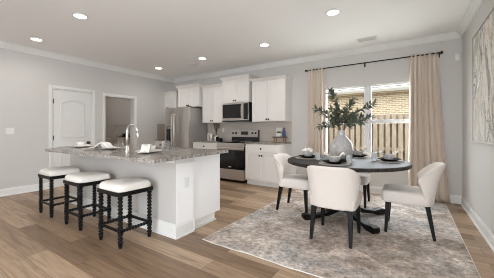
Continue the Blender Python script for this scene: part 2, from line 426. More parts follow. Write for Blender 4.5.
# ------------------------------------------------------------------ outside the window
struct(MB().box(-14, 9, YB+.4, 26, -.55, -.4).build('lawn', 'lawn'))
fn = thing('wooden_fence', 'tan shadow-box wooden fence outside, seen through the window', 'fence', (-2, 8.3, -.4))
b = MB(); x = -7.0
while x < 4.0:
    b.box(x, x+.108, 8.30, 8.318, -.33, 1.64); x += .16
b.build('front_boards', 'fence', fn)
b = MB(); x = -7.0-.08
while x < 4.0:
    b.box(x, x+.108, 8.40, 8.418, -.33, 1.64); x += .16
b.build('rear_boards', 'fence', fn)
for z in (-.05, .6, 1.36): MB().box(-7, 4.1, 8.319, 8.399, z, z+.085).build('rail', 'fence', fn)
for x in (-6.6, -4.2, -1.8, .6, 3.0): MB().box(x, x+.09, 8.419, 8.51, -.4, 1.66).build('post', 'fence', fn)
hs = thing('neighbour_house', 'tan brick house with pale roof beyond the wooden fence', 'house', (-2, 12.5, -.4))
MB().box(-11, 7, 11.3, 14.5, -.4, 2.62).build('brick_wall', 'brick', hs)
MB().box(-11.2, 7.2, 10.85, 11.3, 2.62, 2.68).build('soffit', 'soffit', hs)
MB().extrude_x([(10.72, 2.66), (10.84, 2.66), (10.84, 2.80), (10.70, 2.80), (10.70, 2.74)], -11.2, 7.2).build('gutter', 'gutter', hs)
MB().loft([[(-11.2, 10.74, 2.81), (7.2, 10.74, 2.81), (7.2, 10.74, 2.88), (-11.2, 10.74, 2.88)], [(-11.2, 16.5, 5.6), (7.2, 16.5, 5.6), (7.2, 16.5, 5.67), (-11.2, 16.5, 5.67)]]).build('roof', 'roof', hs)
for xx in (-3.05, -1.05): MB().lathe([(.07, 0), (.075, .015), (.05, .03)], (xx, 11.05, 2.59), 14).build('soffit_vent', 'gutter', hs)
MB().loft([[(-1.42, 11.5, 3.2), (-1.12, 11.5, 3.2), (-1.27, 11.5, 3.42)], [(-1.42, 12.2, 3.5), (-1.12, 12.2, 3.5), (-1.27, 12.2, 3.6)]]).build('roof_vent', 'steel_side', hs)

# ------------------------------------------------------------------ ceiling fixtures
def downlight(loc, label, power=1):
    t = thing('recessed_downlight', label, 'ceiling light', (loc[0], loc[1], H), 'recessed downlights')
    x, y = loc
    MB().lathe([(.092, -.001), (.095, -.006), (.088, -.011), (.074, -.011), (.07, -.002)], (x, y, H), 28).build('trim_ring', 'trim', t, smooth='auto')
    MB().lathe([(.001, -.0085), (.06, -.0105), (.072, -.0095), (.071, -.003)], (x, y, H), 28).build('lens', 'lamp', t, smooth='auto')
    d = bpy.data.lights.new('downlight_lamp', 'AREA'); d.shape = 'DISK'; d.size = .13; d.energy = LAMP_POWER*power; d.color = (1, .96, .91); d.spread = math.radians(150)
    l = bpy.data.objects.new('downlight_lamp', d); COL.objects.link(l); l.parent = t; l.location = (0, 0, -.02)
    return t
downlight((-5.37, 1.62), 'round recessed ceiling light nearest the left wall, over the leftmost stool')
downlight((-3.78, 1.62), 'round recessed ceiling light at upper left, above the middle of the island')
downlight((-.86, 3.40), 'large bright recessed ceiling light above the round dining table')
downlight((-2.23, 4.00), 'recessed ceiling light in front of the tall cabinet right of the microwave')
downlight((-3.77, 4.01), 'recessed ceiling light in front of the stove, beside a round ceiling vent')
downlight((-5.28, 4.04), 'farthest recessed ceiling light, in the corner above the refrigerator')
t = thing('ceiling_vent', 'white rectangular slotted air vent in ceiling above the window curtain rod', 'vent', (-.62, 4.70, H))
MB().box(-.78, -.46, 4.61, 4.79, H-.008, H, .003, 1).build('vent_frame', 'trim', t)
b = MB()
for k in range(8): b.box(-.755, -.485, 4.63+k*.019, 4.64+k*.019, H-.014, H-.006)
b.build('louvers', 'wall', t)
tag(MB().lathe([(.11, 0), (.11, -.012), (.08, -.03), (.03, -.034), (.001, -.034)], (-4.28, 4.24, H), 24).build('smoke_detector', 'trim', None, 'auto'), 'round white smoke detector on the ceiling near the kitchen cabinets', 'smoke detector')
downlight((XL-.85, 4.45), 'unseen fill light added to the small room beyond the doorway', .9)  # added lamp, out of view, brightens the dim small room
# wall fittings
t = thing('light_switch', 'white double light switch plate alone on the left wall', 'light switch', (XL, 1.45, 1.10))
MB().box(XL, XL+.006, 1.395, 1.51, 1.105, 1.22, .002, 1).build('switch_plate', 'trim', t)
for yy in (1.43, 1.476): MB().box(XL+.006, XL+.01, yy-.016, yy+.016, 1.13, 1.195, .001, 1).build('rocker', 'trim', t)
t = thing('motion_sensor', 'small white sensor high on the wall right of the curtains', 'sensor', (.64, YB, 2.30))
MB().box(.605, .665, YB-.03, YB, 2.29, 2.40, .012, 2).build('sensor_body', 'trim', t, 'auto'); MB().box(.618, .652, YB-.034, YB-.028, 2.305, 2.345, .003, 1).build('sensor_lens', 'china', t)
# painting on the right wall
t = thing('abstract_painting', 'large framed abstract painting in grey, cream and rust on right wall', 'painting', (XR, 3.5, 1.04))
ya, yb, za, zb = 2.93, 4.18, 1.035, 2.325
MB().box(XR-.034, XR, ya+.012, yb-.012, za+.012, zb-.012).build('canvas', 'art', t)
b = MB(); b.box(XR-.045, XR, ya, ya+.011, za, zb).box(XR-.045, XR, yb-.011, yb, za, zb).box(XR-.045, XR, ya+.011, yb-.011, za, za+.011).box(XR-.045, XR, ya+.011, yb-.011, zb-.011, zb)
b.build('frame', 'steel_side', t)

# ------------------------------------------------------------------ inside the doorway
t = thing('storage_cabinet', 'waist-high taupe cabinet inside the open doorway', 'cabinet', (XL-1.35, 4.1, 0))
MB().box(XL-1.64, XL-1.1, 3.35, 4.94, 0, .95, .004, 1).build('body', 'taupe', t)
for k in range(3): MB().box(XL-1.1, XL-1.082, 3.36+k*.527, 3.36+k*.527+.516, .08, .93, .004, 1).build('door', 'taupe', t)
b = MB()
rr = random.Random(3)
for k in range(70):
    a = rr.random()*2*PI; e = rr.random()*1.2; L = .10+.10*rr.random()
    d = Vector((math.cos(a)*math.cos(e)*.8, math.sin(a)*math.cos(e)*1.6, math.sin(e)*.9)); c = Vector((XL-1.3, 4.44, .965)); p = c+d*L
    s_ = Vector((0, 0, 1)).cross(d).normalized()*.022
    f = b.bm.faces.new([b.bm.verts.new(q) for q in (c+d*.02, c+d*L*.55+s_, p, c+d*L*.55-s_+Vector((0, 0, .004)))])
tag(b.build('dried_foliage', 'dark_dried', solid=.003), 'dark brown bunch of dried leaves on the cabinet inside the doorway', 'dried leaves')
t = thing('wire_shelf', 'thin white wire shelf on the far wall inside the doorway', 'shelf', (XL-1.5, 4.3, 1.3))
b = MB()
for k in range(6): b.rod((XL-1.64+k*.06, 3.9, 1.34), (XL-1.64+k*.06, 4.94, 1.34), .004, n=6)
b.build('shelf_wires', 'hall', t)
for yy in (4.2, 4.7): MB().rod((XL-1.35, yy, 1.335), (XL-1.64, yy, 1.12), .005, n=6).build('brace', 'hall', t)

# ------------------------------------------------------------------ kitchen back wall
CF = YB-.65      # base cabinet face
def shaker(parent, x0, x1, z0, z1, yf, knobs, name='door', rail=.055):
    b = MB(); g = .003; x0 += g; x1 -= g; z0 += g; z1 -= g
    b.box(x0, x0+rail, yf-.02, yf, z0, z1, .002, 1).box(x1-rail, x1, yf-.02, yf, z0, z1, .002, 1)
    b.box(x0+rail, x1-rail, yf-.02, yf, z0, z0+rail, .002, 1).box(x0+rail, x1-rail, yf-.02, yf, z1-rail, z1, .002, 1)
    b.box(x0+rail-.004, x1-rail+.004, yf-.009, yf, z0+rail-.004, z1-rail+.004)
    d = b.build(name, 'cabinet', parent)
    for kx, kz in knobs:
        MB().lathe([(.010, 0), (.008, .012), (.019, .018), (.021, .024), (.016, .03), (.001, .031)], n=12, axis=((kx, yf-.02, kz), (kx, yf-1, kz))).build('knob', 'knob', d, smooth='auto')
    return d
def upper(label, x0, x1, yf, z0, z1, ndoor, crown=.06, group='wall cabinets'):
    t = thing('wall_cabinet', label, 'cabinet', ((x0+x1)/2, (yf+YB)/2, z0), group)
    MB().box(x0, x1, yf, YB-.001, z0, z1).build('body', 'cabinet', t)
    w = (x1-x0)/ndoor; zc = z0+.05
    for k in range(ndoor):
        a, c = x0+k*w, x0+(k+1)*w
        kn = [(c-.028 if k % 2 == 0 else a+.028, zc)]
        shaker(t, a, c, z0, z1-.005, yf, kn)
    p = [(0, 0), (0, .012), (.018, .022), (.04, .05), (.045, crown), (-.01, crown), (-.01, 0)]
    b = MB()
    rings = []
    for o, h in ((.001, 0), (.004, .012), (.02, .022), (.04, .048), (.044, crown)):
        yb = YB-.001
        rings.append([(x0-o, yb, z1+h), (x0-o, yf-.02-o, z1+h), (x1+o, yf-.02-o, z1+h), (x1+o, yb, z1+h)])
    b.loft(rings); b.build('crown', 'cabinet', t)
    return t
upper('narrow white wall cabinet in the corner, left of the refrigerator', -6.08, -5.585, YB-.33, 1.37, 2.24, 1)
upper('short deep white cabinet above the refrigerator', -5.40, -4.60, YB-.42, 1.80, 2.32, 2, .08)
upper('white two-door wall cabinet between refrigerator and microwave', -4.57, -3.905, YB-.33, 1.37, 2.275, 2)
upper('short raised white cabinet above the microwave', -3.86, -3.085, YB-.385, 1.832, 2.385, 2, .07)
upper('white two-door wall cabinet right of the microwave, above the wooden riser', -3.035, -2.21, YB-.33, 1.37, 2.275, 2)
def base(label, x0, x1, ndoor, drawer=True, right_end=False):
    t = thing('base_cabinet', label, 'cabinet', ((x0+x1)/2, CF+.3, 0), 'base cabinets')
    b = MB(); b.box(x0, x1, CF, YB-.001, .10, .883); b.box(x0, x1, CF+.06, YB-.001, 0, .10)
    b.build('body', 'cabinet', t)
    zt = .70 if drawer else .875
    w = (x1-x0)/ndoor
    if drawer:
        b = MB().box(x0+.004, x1-.004, CF-.02, CF, .708, .868, .003, 1); d = b.build('drawer', 'cabinet', t)
        kx = (x0+x1)/2
        MB().lathe([(.010, 0), (.008, .012), (.019, .018), (.021, .024), (.016, .03), (.001, .031)], n=12, axis=((kx, CF-.02, .79), (kx, CF-1, .79))).build('knob', 'knob', d, smooth='auto')
    for k in range(ndoor):
        a, c = x0+k*w, x0+(k+1)*w
        kx = (c-.028 if k % 2 == 0 else a+.028)
        shaker(t, a, c, .115, zt, CF, [(kx, zt-.055)])
    return t
base('white base cabinet in the corner, mostly hidden behind the refrigerator', -6.08, -5.60, 1)
base('white base cabinet with one drawer, between refrigerator and stove', -4.59, -3.81, 2)
base('white base cabinet right of the stove, behind the left dining chair', -3.005, -2.215, 2)
def worktop(x0, x1, label):
    return tag(MB().box(x0, x1, CF-.03, YB-.012, .8835, .914, .005, 2).build('granite_worktop', 'granite'), label, 'worktop', 'back wall worktops')
worktop(-6.08, -5.60, 'short granite worktop in the corner left of the refrigerator')
worktop(-4.60, -3.803, 'speckled granite worktop between refrigerator and stove, with candles')
worktop(-3.012, -2.205, 'speckled granite worktop right of the stove, under the wooden riser')
b = MB(); b.box(-4.60, -2.21, YB-.010, YB-.0005, .914, 1.37); b.box(-6.075, -5.60, YB-.010, YB-.0005, .914, 1.37)
struct(b.build('trim_8', 'splash'))
struct(MB().box(XL+.0005, XL+.01, 4.60, YB-.011, .90, 1.37).build('trim_9', 'side_splash'))
t = thing('wall_outlet', 'white outlet on the beige splashback behind the dried flowers', 'outlet', (-4.13, YB-.01, 1.15))
MB().box(-4.17, -4.10, YB-.016, YB-.0102, 1.13, 1.245, .002, 1).build('cover_plate', 'trim', t)
for z in (1.16, 1.20): MB().box(-4.152, -4.118, YB-.019, YB-.0155, z, z+.028, .001, 1).build('socket', 'china', t)

# refrigerator
fx0, fx1, fy0, fy1 = -5.575, -4.665, 4.46, 5.15
t = thing('refrigerator', 'stainless side-by-side refrigerator with ice dispenser', 'refrigerator', ((fx0+fx1)/2, 4.8, 0))
MB().box(fx0, fx1, fy0+.07, fy1, .03, 1.755, .004, 1).build('body', 'steel_side', t)
for x in (fx0+.06, fx1-.06):
    for y in (fy0+.12, fy1-.06): MB().rod((x, y, 0), (x, y, .035), .02).build('foot', 'black', t)
MB().box(fx0+.01, fx1-.01, fy0+.06, fy0+.072, .03, .10).build('kick_grille', 'black', t)
xs = fx0+.385
dl = MB().box(fx0, xs-.003, fy0, fy0+.066, .10, 1.775, .008, 2).build('freezer_door', 'steel', t, 'auto')
dr = MB().box(xs+.003, fx1, fy0, fy0+.066, .10, 1.775, .008, 2).build('fridge_door', 'steel', t, 'auto')
for d, hx in ((dl, xs-.05), (dr, xs+.05)):
    b = MB(); b.tube([(hx, fy0+.002, .62), (hx, fy0-.05, .64), (hx, fy0-.06, .72), (hx, fy0-.062, 1.1), (hx, fy0-.06, 1.5), (hx, fy0-.05, 1.58), (hx, fy0+.002, 1.60)], .013, 10)
    b.build('handle', 'chrome', d, True)
dp = MB().box(fx0+.08, fx0+.29, fy0-.004, fy0+.002, .86, 1.30, .002, 1).build('dispenser', 'black_gloss', dl)
MB().box(fx0+.10, fx0+.27, fy0-.006, fy0-.003, 1.22, 1.285).build('control_panel', 'steel_side', dp)
MB().box(fx0+.10, fx0+.27, fy0-.03, fy0-.003, .875, .895).build('drip_tray', 'steel_side', dp)
for x in (fx0+.05, fx1-.05): MB().box(x-.03, x+.03, fy0+.02, fy0+.12, 1.776, 1.795, .004, 1).build('hinge_cover', 'black', t)

# range
rx0, rx1, ry = -3.797, -3.02, 4.515
t = thing('range', 'stainless electric range with black glass oven door', 'stove', ((rx0+rx1)/2, 4.85, 0))
MB().box(rx0, rx1, ry+.045, YB-.02, .06, .895).build('body', 'black', t)
for x in (rx0+.05, rx1-.05):
    for y in (ry+.1, YB-.1): MB().rod((x, y, 0), (x, y, .062), .018).build('foot', 'black', t)
MB().box(rx0, rx1, ry+.01, YB-.02, .895, .918, .004, 1).build('cooktop', 'black_gloss', t)
for bx, by, r in ((-3.6, 4.75, .1), (-3.22, 4.75, .08), (-3.6, 5.0, .08), (-3.22, 5.0, .1)):
    MB().lathe([(.001, .9181), (r, .9181), (r, .9187), (.001, .9187)], (bx, by, 0), 28).build('burner', 'steel_side', t)
od = MB().box(rx0+.004, rx1-.004, ry+.005, ry+.046, .30, .80, .004, 1).build('oven_door', 'black_gloss', t)
MB().box(rx0+.004, rx1-.004, ry+.003, ry+.046, .802, .89, .004, 1).build('control_rail', 'steel', t)
b = MB(); b.box(rx0+.01, rx1-.01, ry+.0, ry+.006, .735, .798, .002, 1)
b.build('door_band', 'steel', od)
b = MB(); b.rod((rx0+.05, ry-.045, .775), (rx1-.05, ry-.045, .775), .013, n=12)
for x in (rx0+.08, rx1-.08): b.rod((x, ry-.045, .775), (x, ry+.003, .775), .009)
b.build('oven_handle', 'steel', od, 'auto')
MB().box(-3.445, -3.375, ry+.003, ry+.006, .345, .36).build('badge', 'paper', od)
MB().box(rx0+.004, rx1-.004, ry+.005, ry+.046, .07, .296, .004, 1).build('storage_drawer', 'steel', t)
bg_ = MB().box(rx0, rx1, YB-.10, YB-.022, .918, 1.185, .006, 2).build('backguard', 'black', t)
MB().box(rx0+.002, rx1-.002, YB-.106, YB-.099, 1.015, 1.18, .003, 1).build('control_panel', 'steel', bg_)
MB().box(-3.50, -3.30, YB-.109, YB-.105, 1.07, 1.15).build('display', 'black_gloss', bg_)
for x in (-3.74, -3.65, -3.17, -3.08): MB().lathe([(.026, 0), (.023, .022), (.001, .023)], n=14, axis=((x, YB-.106, 1.11), (x, 0, 1.11))).build('knob', 'black', bg_, 'auto')

# microwave
mx0, mx1, my, mz0, mz1 = -3.855, -3.09, YB-.415, 1.385, 1.829
t = thing('microwave', 'stainless over-the-range microwave with black glass door', 'microwave', ((mx0+mx1)/2, 5.0, mz0))
MB().box(mx0, mx1, my+.03, YB-.012, mz0, mz1, .003, 1).build('body', 'black', t)
b = MB(); b.box(mx0, mx1, my, my+.032, mz0+.025, mz1, .004, 1)
d = b.build('door', 'steel', t)
MB().box(mx0+.025, mx1-.185, my-.004, my+.002, mz0+.08, mz1-.035, .002, 1).build('window', 'black_gloss', d)
MB().box(mx1-.13, mx1-.012, my-.004, my+.002, mz0+.045, mz1-.03, .002, 1).build('control_panel', 'black_gloss', t)
MB().tube([(mx1-.165, my, mz0+.07), (mx1-.165, my-.04, mz0+.09), (mx1-.165, my-.052, (mz0+mz1)/2), (mx1-.165, my-.04, mz1-.07), (mx1-.165, my, mz1-.05)], .011, 10).build('handle', 'chrome', d, True)
MB().box(mx0, mx1, my+.008, my+.05, mz0, mz0+.024).build('vent_grille', 'black', t)

# things on the back worktops
def candle(x, y, h, label):
    t = thing('pillar_candle', label, 'candle', (x, y, .9142), 'pillar candles')
    MB().lathe([(.03, 0), (.032, .004), (.032, h-.006), (.027, h), (.008, h-.006), (.001, h-.006)], (x, y, .9142), 18).build('wax', 'candle', t, 'auto')
    MB().rod((x, y, .9142+h-.008), (x+.003, y, .9142+h+.010), .0015, n=6).build('wick', 'black', t)
candle(-4.42, 4.93, .19, 'taller ivory pillar candle, nearest the refrigerator'); candle(-4.335, 4.94, .18, 'ivory pillar candle standing just left of the dried flower vase')
t = thing('dried_flower_vase', 'small white vase of dried brown flowers beside the stove', 'vase', (-4.2, 4.98, .9142))
MB().lathe([(.035, 0), (.055, .02), (.062, .05), (.05, .09), (.028, .11), (.032, .13), (.026, .128), (.02, .1), (.001, .1)], (-4.2, 4.98, .9142), 20).build('vase', 'china', t, 'auto')
b = MB(); rr = random.Random(5); tips = []
for k in range(12):
    a = rr.random()*2*PI; L = .2+.13*rr.random(); sp = .35*rr.random()
    p = Vector((-4.2+math.cos(a)*L*sp, 4.98+math.sin(a)*L*sp*.6, 1.03+L)); tips.append(p)
    b.tube([(-4.2, 4.98, 1.02), ((-4.2+p.x)/2, (4.98+p.y)/2, 1.03+L*.55), p], .002, 5)
b.build('stems', 'stem', t)
b = MB()
for p in tips:
    for k in range(9):
        c = p+Vector((rr.uniform(-.03, .03), rr.uniform(-.03, .03), rr.uniform(-.09, .04)))
        d = Vector((rr.uniform(-1, 1), rr.uniform(-1, 1), rr.uniform(-.2, 1))).normalized(); s_ = d.cross(Vector((0, 0, 1))).normalized()*.011
        b.bm.faces.new([b.bm.verts.new(q) for q in (c, c+d*.022+s_, c+d*.05, c+d*.022-s_)])
b.build('blossoms', 'dried', t, solid=.002)
def mug(x, y, label, mat, h=.09, r=.038, z=.9142):
    t = thing('mug', label, 'mug', (x, y, z))
    MB().lathe([(r*.85, 0), (r, .008), (r, h), (r-.005, h), (r-.006, .01), (.001, .009)], (x, y, z), 20).build('cup', mat, t, 'auto')
    MB().tube([(x+r-.003, y, z+h*.8), (x+r+.022, y, z+h*.78), (x+r+.026, y, z+h*.45), (x+r+.015, y, z+h*.2), (x+r-.003, y, z+h*.2)], .005, 6).build('handle', mat, t, True)
mug(-4.03, 4.83, 'dark mug in front of the dried flower vase', 'dark_plate', .10)
mug(-3.90, 4.80, 'small dark mug at the worktop edge, next to the stove', 'dark_plate', .07)
# riser with plant, bottle and card
t = thing('wooden_riser', 'small wooden riser tray on gold legs on the right worktop', 'stand', (-2.385, 4.98, .9142))
MB().box(-2.54, -2.235, 4.90, 5.06, 1.018, 1.038, .003, 1).build('top', 'wood_riser', t)
for x in (-2.50, -2.275):
    for y in (4.925, 5.035): MB().rod((x, y, .9142), (x, y, 1.019), .011, n=10).build('leg', 'brass', t)
t = thing('succulent_pot', 'green succulent in a small white pot on the wooden riser', 'plant', (-2.40, 4.965, 1.0385))
MB().lathe([(.032, 0), (.045, .02), (.05, .055), (.046, .075), (.04, .073), (.04, .06), (.001, .06)], (-2.40, 4.965, 1.0385), 20).build('pot', 'china', t, 'auto')
b = MB()
for k in range(26):
    a = k*2.4; e = .25+1.1*(k/26); L = .085-.025*(k/26); c = Vector((-2.40, 4.965, 1.10)); d = Vector((math.cos(a)*math.cos(e), math.sin(a)*math.cos(e), math.sin(e))); s_ = d.cross(Vector((0, 0, 1))).normalized()*.013
    b.bm.faces.new([b.bm.verts.new(q) for q in (c, c+d*L*.6+s_, c+d*L, c+d*L*.6-s_)])
b.build('foliage', 'succulent', t, solid=.004)
t = thing('blue_bottle', 'slim blue glass bottle with dark cap on the wooden riser', 'bottle', (-2.285, 4.97, 1.0385))
MB().lathe([(.03, 0), (.033, .006), (.033, .10), (.026, .125), (.012, .14), (.012, .165), (.001, .166)], (-2.285, 4.97, 1.0385), 18).build('glass_body', 'cobalt', t, 'auto')
MB().lathe([(.014, .16), (.014, .195), (.001, .196)], (-2.285, 4.97, 1.0385), 14).build('cap', 'black', t, 'auto')
t = thing('picture_card', 'pale framed card leaning behind the succulent on the riser', 'picture', (-2.455, 5.02, 1.0385))
MB().loft([[(-2.51, 5.018, 1.0385), (-2.37, 5.018, 1.0385), (-2.37, 5.026, 1.0385), (-2.51, 5.026, 1.0385)], [(-2.51, 5.045, 1.235), (-2.37, 5.045, 1.235), (-2.37, 5.053, 1.235), (-2.51, 5.053, 1.235)]]).build('frame', 'paper', t)

# ------------------------------------------------------------------ island
SX0, SX1, SY0, SY1 = -3.3, -2.6, 2.13, 2.53
IX0, IX1, IY0, IY1 = -4.66, -2.115, 1.845, 2.625
t = thing('kitchen_island', 'long white kitchen island with panelled end and tall baseboard', 'kitchen island', ((IX0+IX1)/2, 2.2, 0))
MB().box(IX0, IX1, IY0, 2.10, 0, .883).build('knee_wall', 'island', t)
b = MB(); b.box(IX0+.03, SX0-.06, 2.1001, IY1-.02, .10, .883).box(SX1+.06, IX1-.05, 2.1001, IY1-.02, .10, .883).box(SX0-.06, SX1+.06, 2.1001, IY1-.02, .10, .64).box(SX0-.06, SX1+.06, IY1-.05, IY1-.02, .64, .883)
b.box(IX0+.03, IX1-.05, 2.1001, IY1-.09, 0, .10)
b.build('cabinet_body', 'cabinet', t)
MB().box(IX1-.05, IX1-.035, 2.1001, IY1, .10, .883).build('end_panel', 'island_end_lit', t)
MB().box(IX1-.05, IX1-.02, 2.1001, IY1-.09, 0, .018).build('shoe_moulding', 'trim', t)
bp2 = [(0, 0), (.022, 0), (.02, .016), (.013, .02), (.013, .125), (.008, .14), (.008, .15), (0, .15)]
b = MB()
ring = []
for a, z in bp2: ring.append([(IX0-a, 2.10, z), (IX0-a, IY0-a, z), (IX1+a, IY0-a, z), (IX1+a, 2.10, z)])
b.loft(ring, closed=False, cap=False); b.box(IX1, IX1+.02, 2.095, 2.101, 0, .14)
b.build('baseboard', 'trim', t)
MB().box(IX1, IX1+.005, IY0, 2.1, 0, .883).build('end_post', 'island_end_lit', t)
cr = [(0, 0), (.012, .004), (.016, .02), (.016, .062), (0, .062)]
b = MB(); b.box(IX1, IX1+.016, IY0-.016, 2.10, .812, .8825, .003, 1); b.box(IX0, IX1+.016, IY0-.016, IY0, .812, .8825, .003, 1)
b.build('cap_moulding', 'trim', t)
op = MB().box(IX1-.035, IX1-.029, 1.0, 1.0, 0, 0) if False else MB().box(IX1+.005, IX1+.010, 1.955, 2.025, .525, .64, .002, 1)
o = op.build('outlet_plate', 'trim', t)
for z in (.545, .59): MB().box(IX1+.010, IX1+.013, 1.975, 2.005, z, z+.028, .001, 1).build('socket', 'china', o)
w = (IX1-.05-IX0-.03)/4
for k in range(4): shaker(t, 0, 0, 0, 0, 0, []) if False else None
# island worktop with a sink cut out
CX0, CX1, CY0, CY1 = -4.69, -1.85, 1.36, 2.60
b = MB()
def rect(x0, x1, y0, y1, z): return [(x0, y0, z), (x1, y0, z), (x1, y1, z), (x0, y1, z)]
def slab(z):   # worktop outline with the clipped seating corner
    return [(-4.21, CY0, z), (CX1, CY0, z), (CX1-.125, CY1, z), (CX0, CY1, z), (CX0, 1.78, z)]
def hole(z): return [(SX0, SY0, z), (SX1, SY0, z), (SX1, SY1, z), (SX0, SY1, z), (SX0, (SY0+SY1)/2, z)]
loops = [hole(.884), slab(.884), slab(.914), hole(.914), hole(.884)]
b.loft(loops, cap=False); bmesh.ops.remove_doubles(b.bm, verts=b.bm.verts, dist=1e-5)
vert_e = [e for e in b.bm.edges if abs(e.verts[0].co.z-e.verts[1].co.z) > .02 and e.verts[0].co.y < CY0+.01 or (abs(e.verts[0].co.z-e.verts[1].co.z) > .02 and e.verts[0].co.y > CY1-.01)]
bmesh.ops.bevel(b.bm, geom=vert_e, offset=.02, segments=4, affect='EDGES', profile=.5)
tag(b.build('island_worktop', 'granite'), 'long speckled granite worktop covering the kitchen island', 'worktop')
b = MB(); loops = [rect(SX0-.01, SX1+.01, SY0-.01, SY1+.01, .8835), rect(SX0+.002, SX1-.002, SY0+.002, SY1-.002, .8835), rect(SX0+.012, SX1-.012, SY0+.012, SY1-.012, .70), rect(SX0+.04, SX1-.04, SY0+.04, SY1-.04, .69)]
b.loft(loops, cap=False); b.bm.faces.new([v for v in b.bm.verts if abs(v.co.z-.69) < 1e-5])
snk = thing('sink', 'stainless sink set into the island worktop behind the faucet', 'sink', (-2.95, 2.33, .69))
b.build('basin', 'steel', snk, solid=.002)
MB().lathe([(.045, .691), (.045, .694), (.02, .694), (.001, .692)], (-2.95, 2.33, 0), 18).build('drain', 'chrome', snk, 'auto')
# faucet
fxx, fyy = -2.80, 1.70
t = thing('kitchen_faucet', 'tall polished gooseneck faucet rising from the island', 'faucet', (fxx, fyy, .9142))
b = MB(); b.lathe([(.028, 0), (.028, .008), (.02, .014), (.019, .06), (.015, .075), (.013, .08)], (fxx, fyy, .9142), 18)
b.build('base', 'chrome', t, 'auto')
pts = [(fxx, fyy, .98)]+[(fxx, fyy, 1.09)]
dx, dy, R = math.cos(math.radians(20)), math.sin(math.radians(20)), .07
for k in range(0, 13):
    a = PI-PI*k/12*1.05; pts.append((fxx+dx*(R+R*math.cos(a)), fyy+dy*(R+R*math.cos(a)), 1.16+R*math.sin(a)))
MB().tube(pts, .0135, 12).build('gooseneck', 'chrome', t, True)
e = Vector(pts[-1]); b = MB(); b.lathe([(.012, 0), (.016, .01), (.018, .055), (.015, .06)], n=12, axis=(e, e+Vector((.008*dx, .008*dy, -.1)))); b.build('spray_head', 'chrome', t, 'auto')
MB().tube([(fxx-.016, fyy, .955), (fxx-.05, fyy-.005, .965), (fxx-.075, fyy-.008, 1.02)], [.007, .006, .005], 8).build('lever', 'chrome', t, True)

# tableware makers (built at origin height z)
def lathe_thing(name, label, cat, prof, loc, mat, group=None, n=28):
    return tag(MB().lathe(prof, loc, n).build(name, mat, None, 'auto'), label, cat, group)
PLATE = [(.001, .004), (.06, .002), (.075, .002), (.13, .018), (.135, .021), (.13, .023), (.075, .009), (.001, .009)]
BOWL = [(.035, 0), (.05, .004), (.075, .03), (.085, .06), (.081, .06), (.07, .032), (.045, .01), (.001, .009)]
def sc(p, r, h=1): return [(a*r, z*h) for a, z in p]
def tumbler(x, y, z, label, h=.12, r=.034, group=None, mat='tumbler'):
    return lathe_thing('drinking_glass', label, 'glass', [(r*.8, 0), (r*.86, .004), (r, h), (r-.003, h), (r*.8-.001, .014), (.001, .013)], (x, y, z), mat, group, 20)
def napkin_drape(name, x, y, z, rot, label, hang=.03, L=.15, Wd=.11, seed=1, rimr=.085, rimh=.0, plate_r=.13, group=None, dip=0):
    """cloth laid across a bowl rim: grid draped over a height field"""
    rr = random.Random(seed); ph = rr.random()*6; b = MB(); n, m = 22, 12; g = []
    for i in range(n+1):
        u = -1+2*i/n; row = []
        for j in range(m+1):
            v = -1+2*j/m
            wv = Wd*(.55+.45*abs(u))
            lx = u*L; ly = v*wv+.012*math.sin(u*3+ph)
            r = math.hypot(lx, ly)
            zz = rimh if r < rimr else max(rimh-(r-rimr)*1.5, -hang)
            if dip and r < rimr: zz = rimh-dip*(1-(r/rimr)**2)
            zz += .010*math.sin(v*7+u*2+ph)*(.4+.6*abs(u))+.006*math.sin(u*9+v*3+ph)
            if zz < -hang+.004: zz = -hang+.004+.002*math.sin(v*5)
            row.append(b.bm.verts.new((x+lx*math.cos(rot)-ly*math.sin(rot), y+lx*math.sin(rot)+ly*math.cos(rot), z+zz)))
        g.append(row)
    for i in range(n):
        for j in range(m): b.bm.faces.new((g[i][j], g[i+1][j], g[i+1][j+1], g[i][j+1]))
    return tag(b.build(name, 'napkin', None, True, solid=.004, sub=1), label, 'napkin', group)
def napkin_bow(x, y, z, rot, label, seed, s=1, group=None):
    """napkin tucked into a bowl, both ends flaring over the rim; z = bowl base"""
    rr = random.Random(seed); ph = rr.random()*6; b = MB(); n, m = 20, 10; g = []
    for i in range(n+1):
        u = -1+2*i/n; row = []; au = abs(u)
        wv = (.030+.045*au**1.3)*s
        if au < .55: zc = .022+.055*(au/.55)**2
        else: zc = .080+.030*math.sin((au-.55)/.45*PI*.75)-.012*((au-.55)/.45)**2*(1 if u < 0 else .5)
        for j in range(m+1):
            v = -1+2*j/m; lx = u*.115*s; ly = v*wv
            zz = zc+.009*math.cos(v*6+ph*.3)*au-(.018*v*v*au)
            row.append(b.bm.verts.new((x+lx*math.cos(rot)-ly*math.sin(rot), y+lx*math.sin(rot)+ly*math.cos(rot), z+zz*s)))
        g.append(row)
    for i in range(n):
        for j in range(m): b.bm.faces.new((g[i][j], g[i+1][j], g[i+1][j+1], g[i][j+1]))
    return tag(b.build('napkin', 'napkin', None, True, solid=.004, sub=1), label, 'napkin', group)
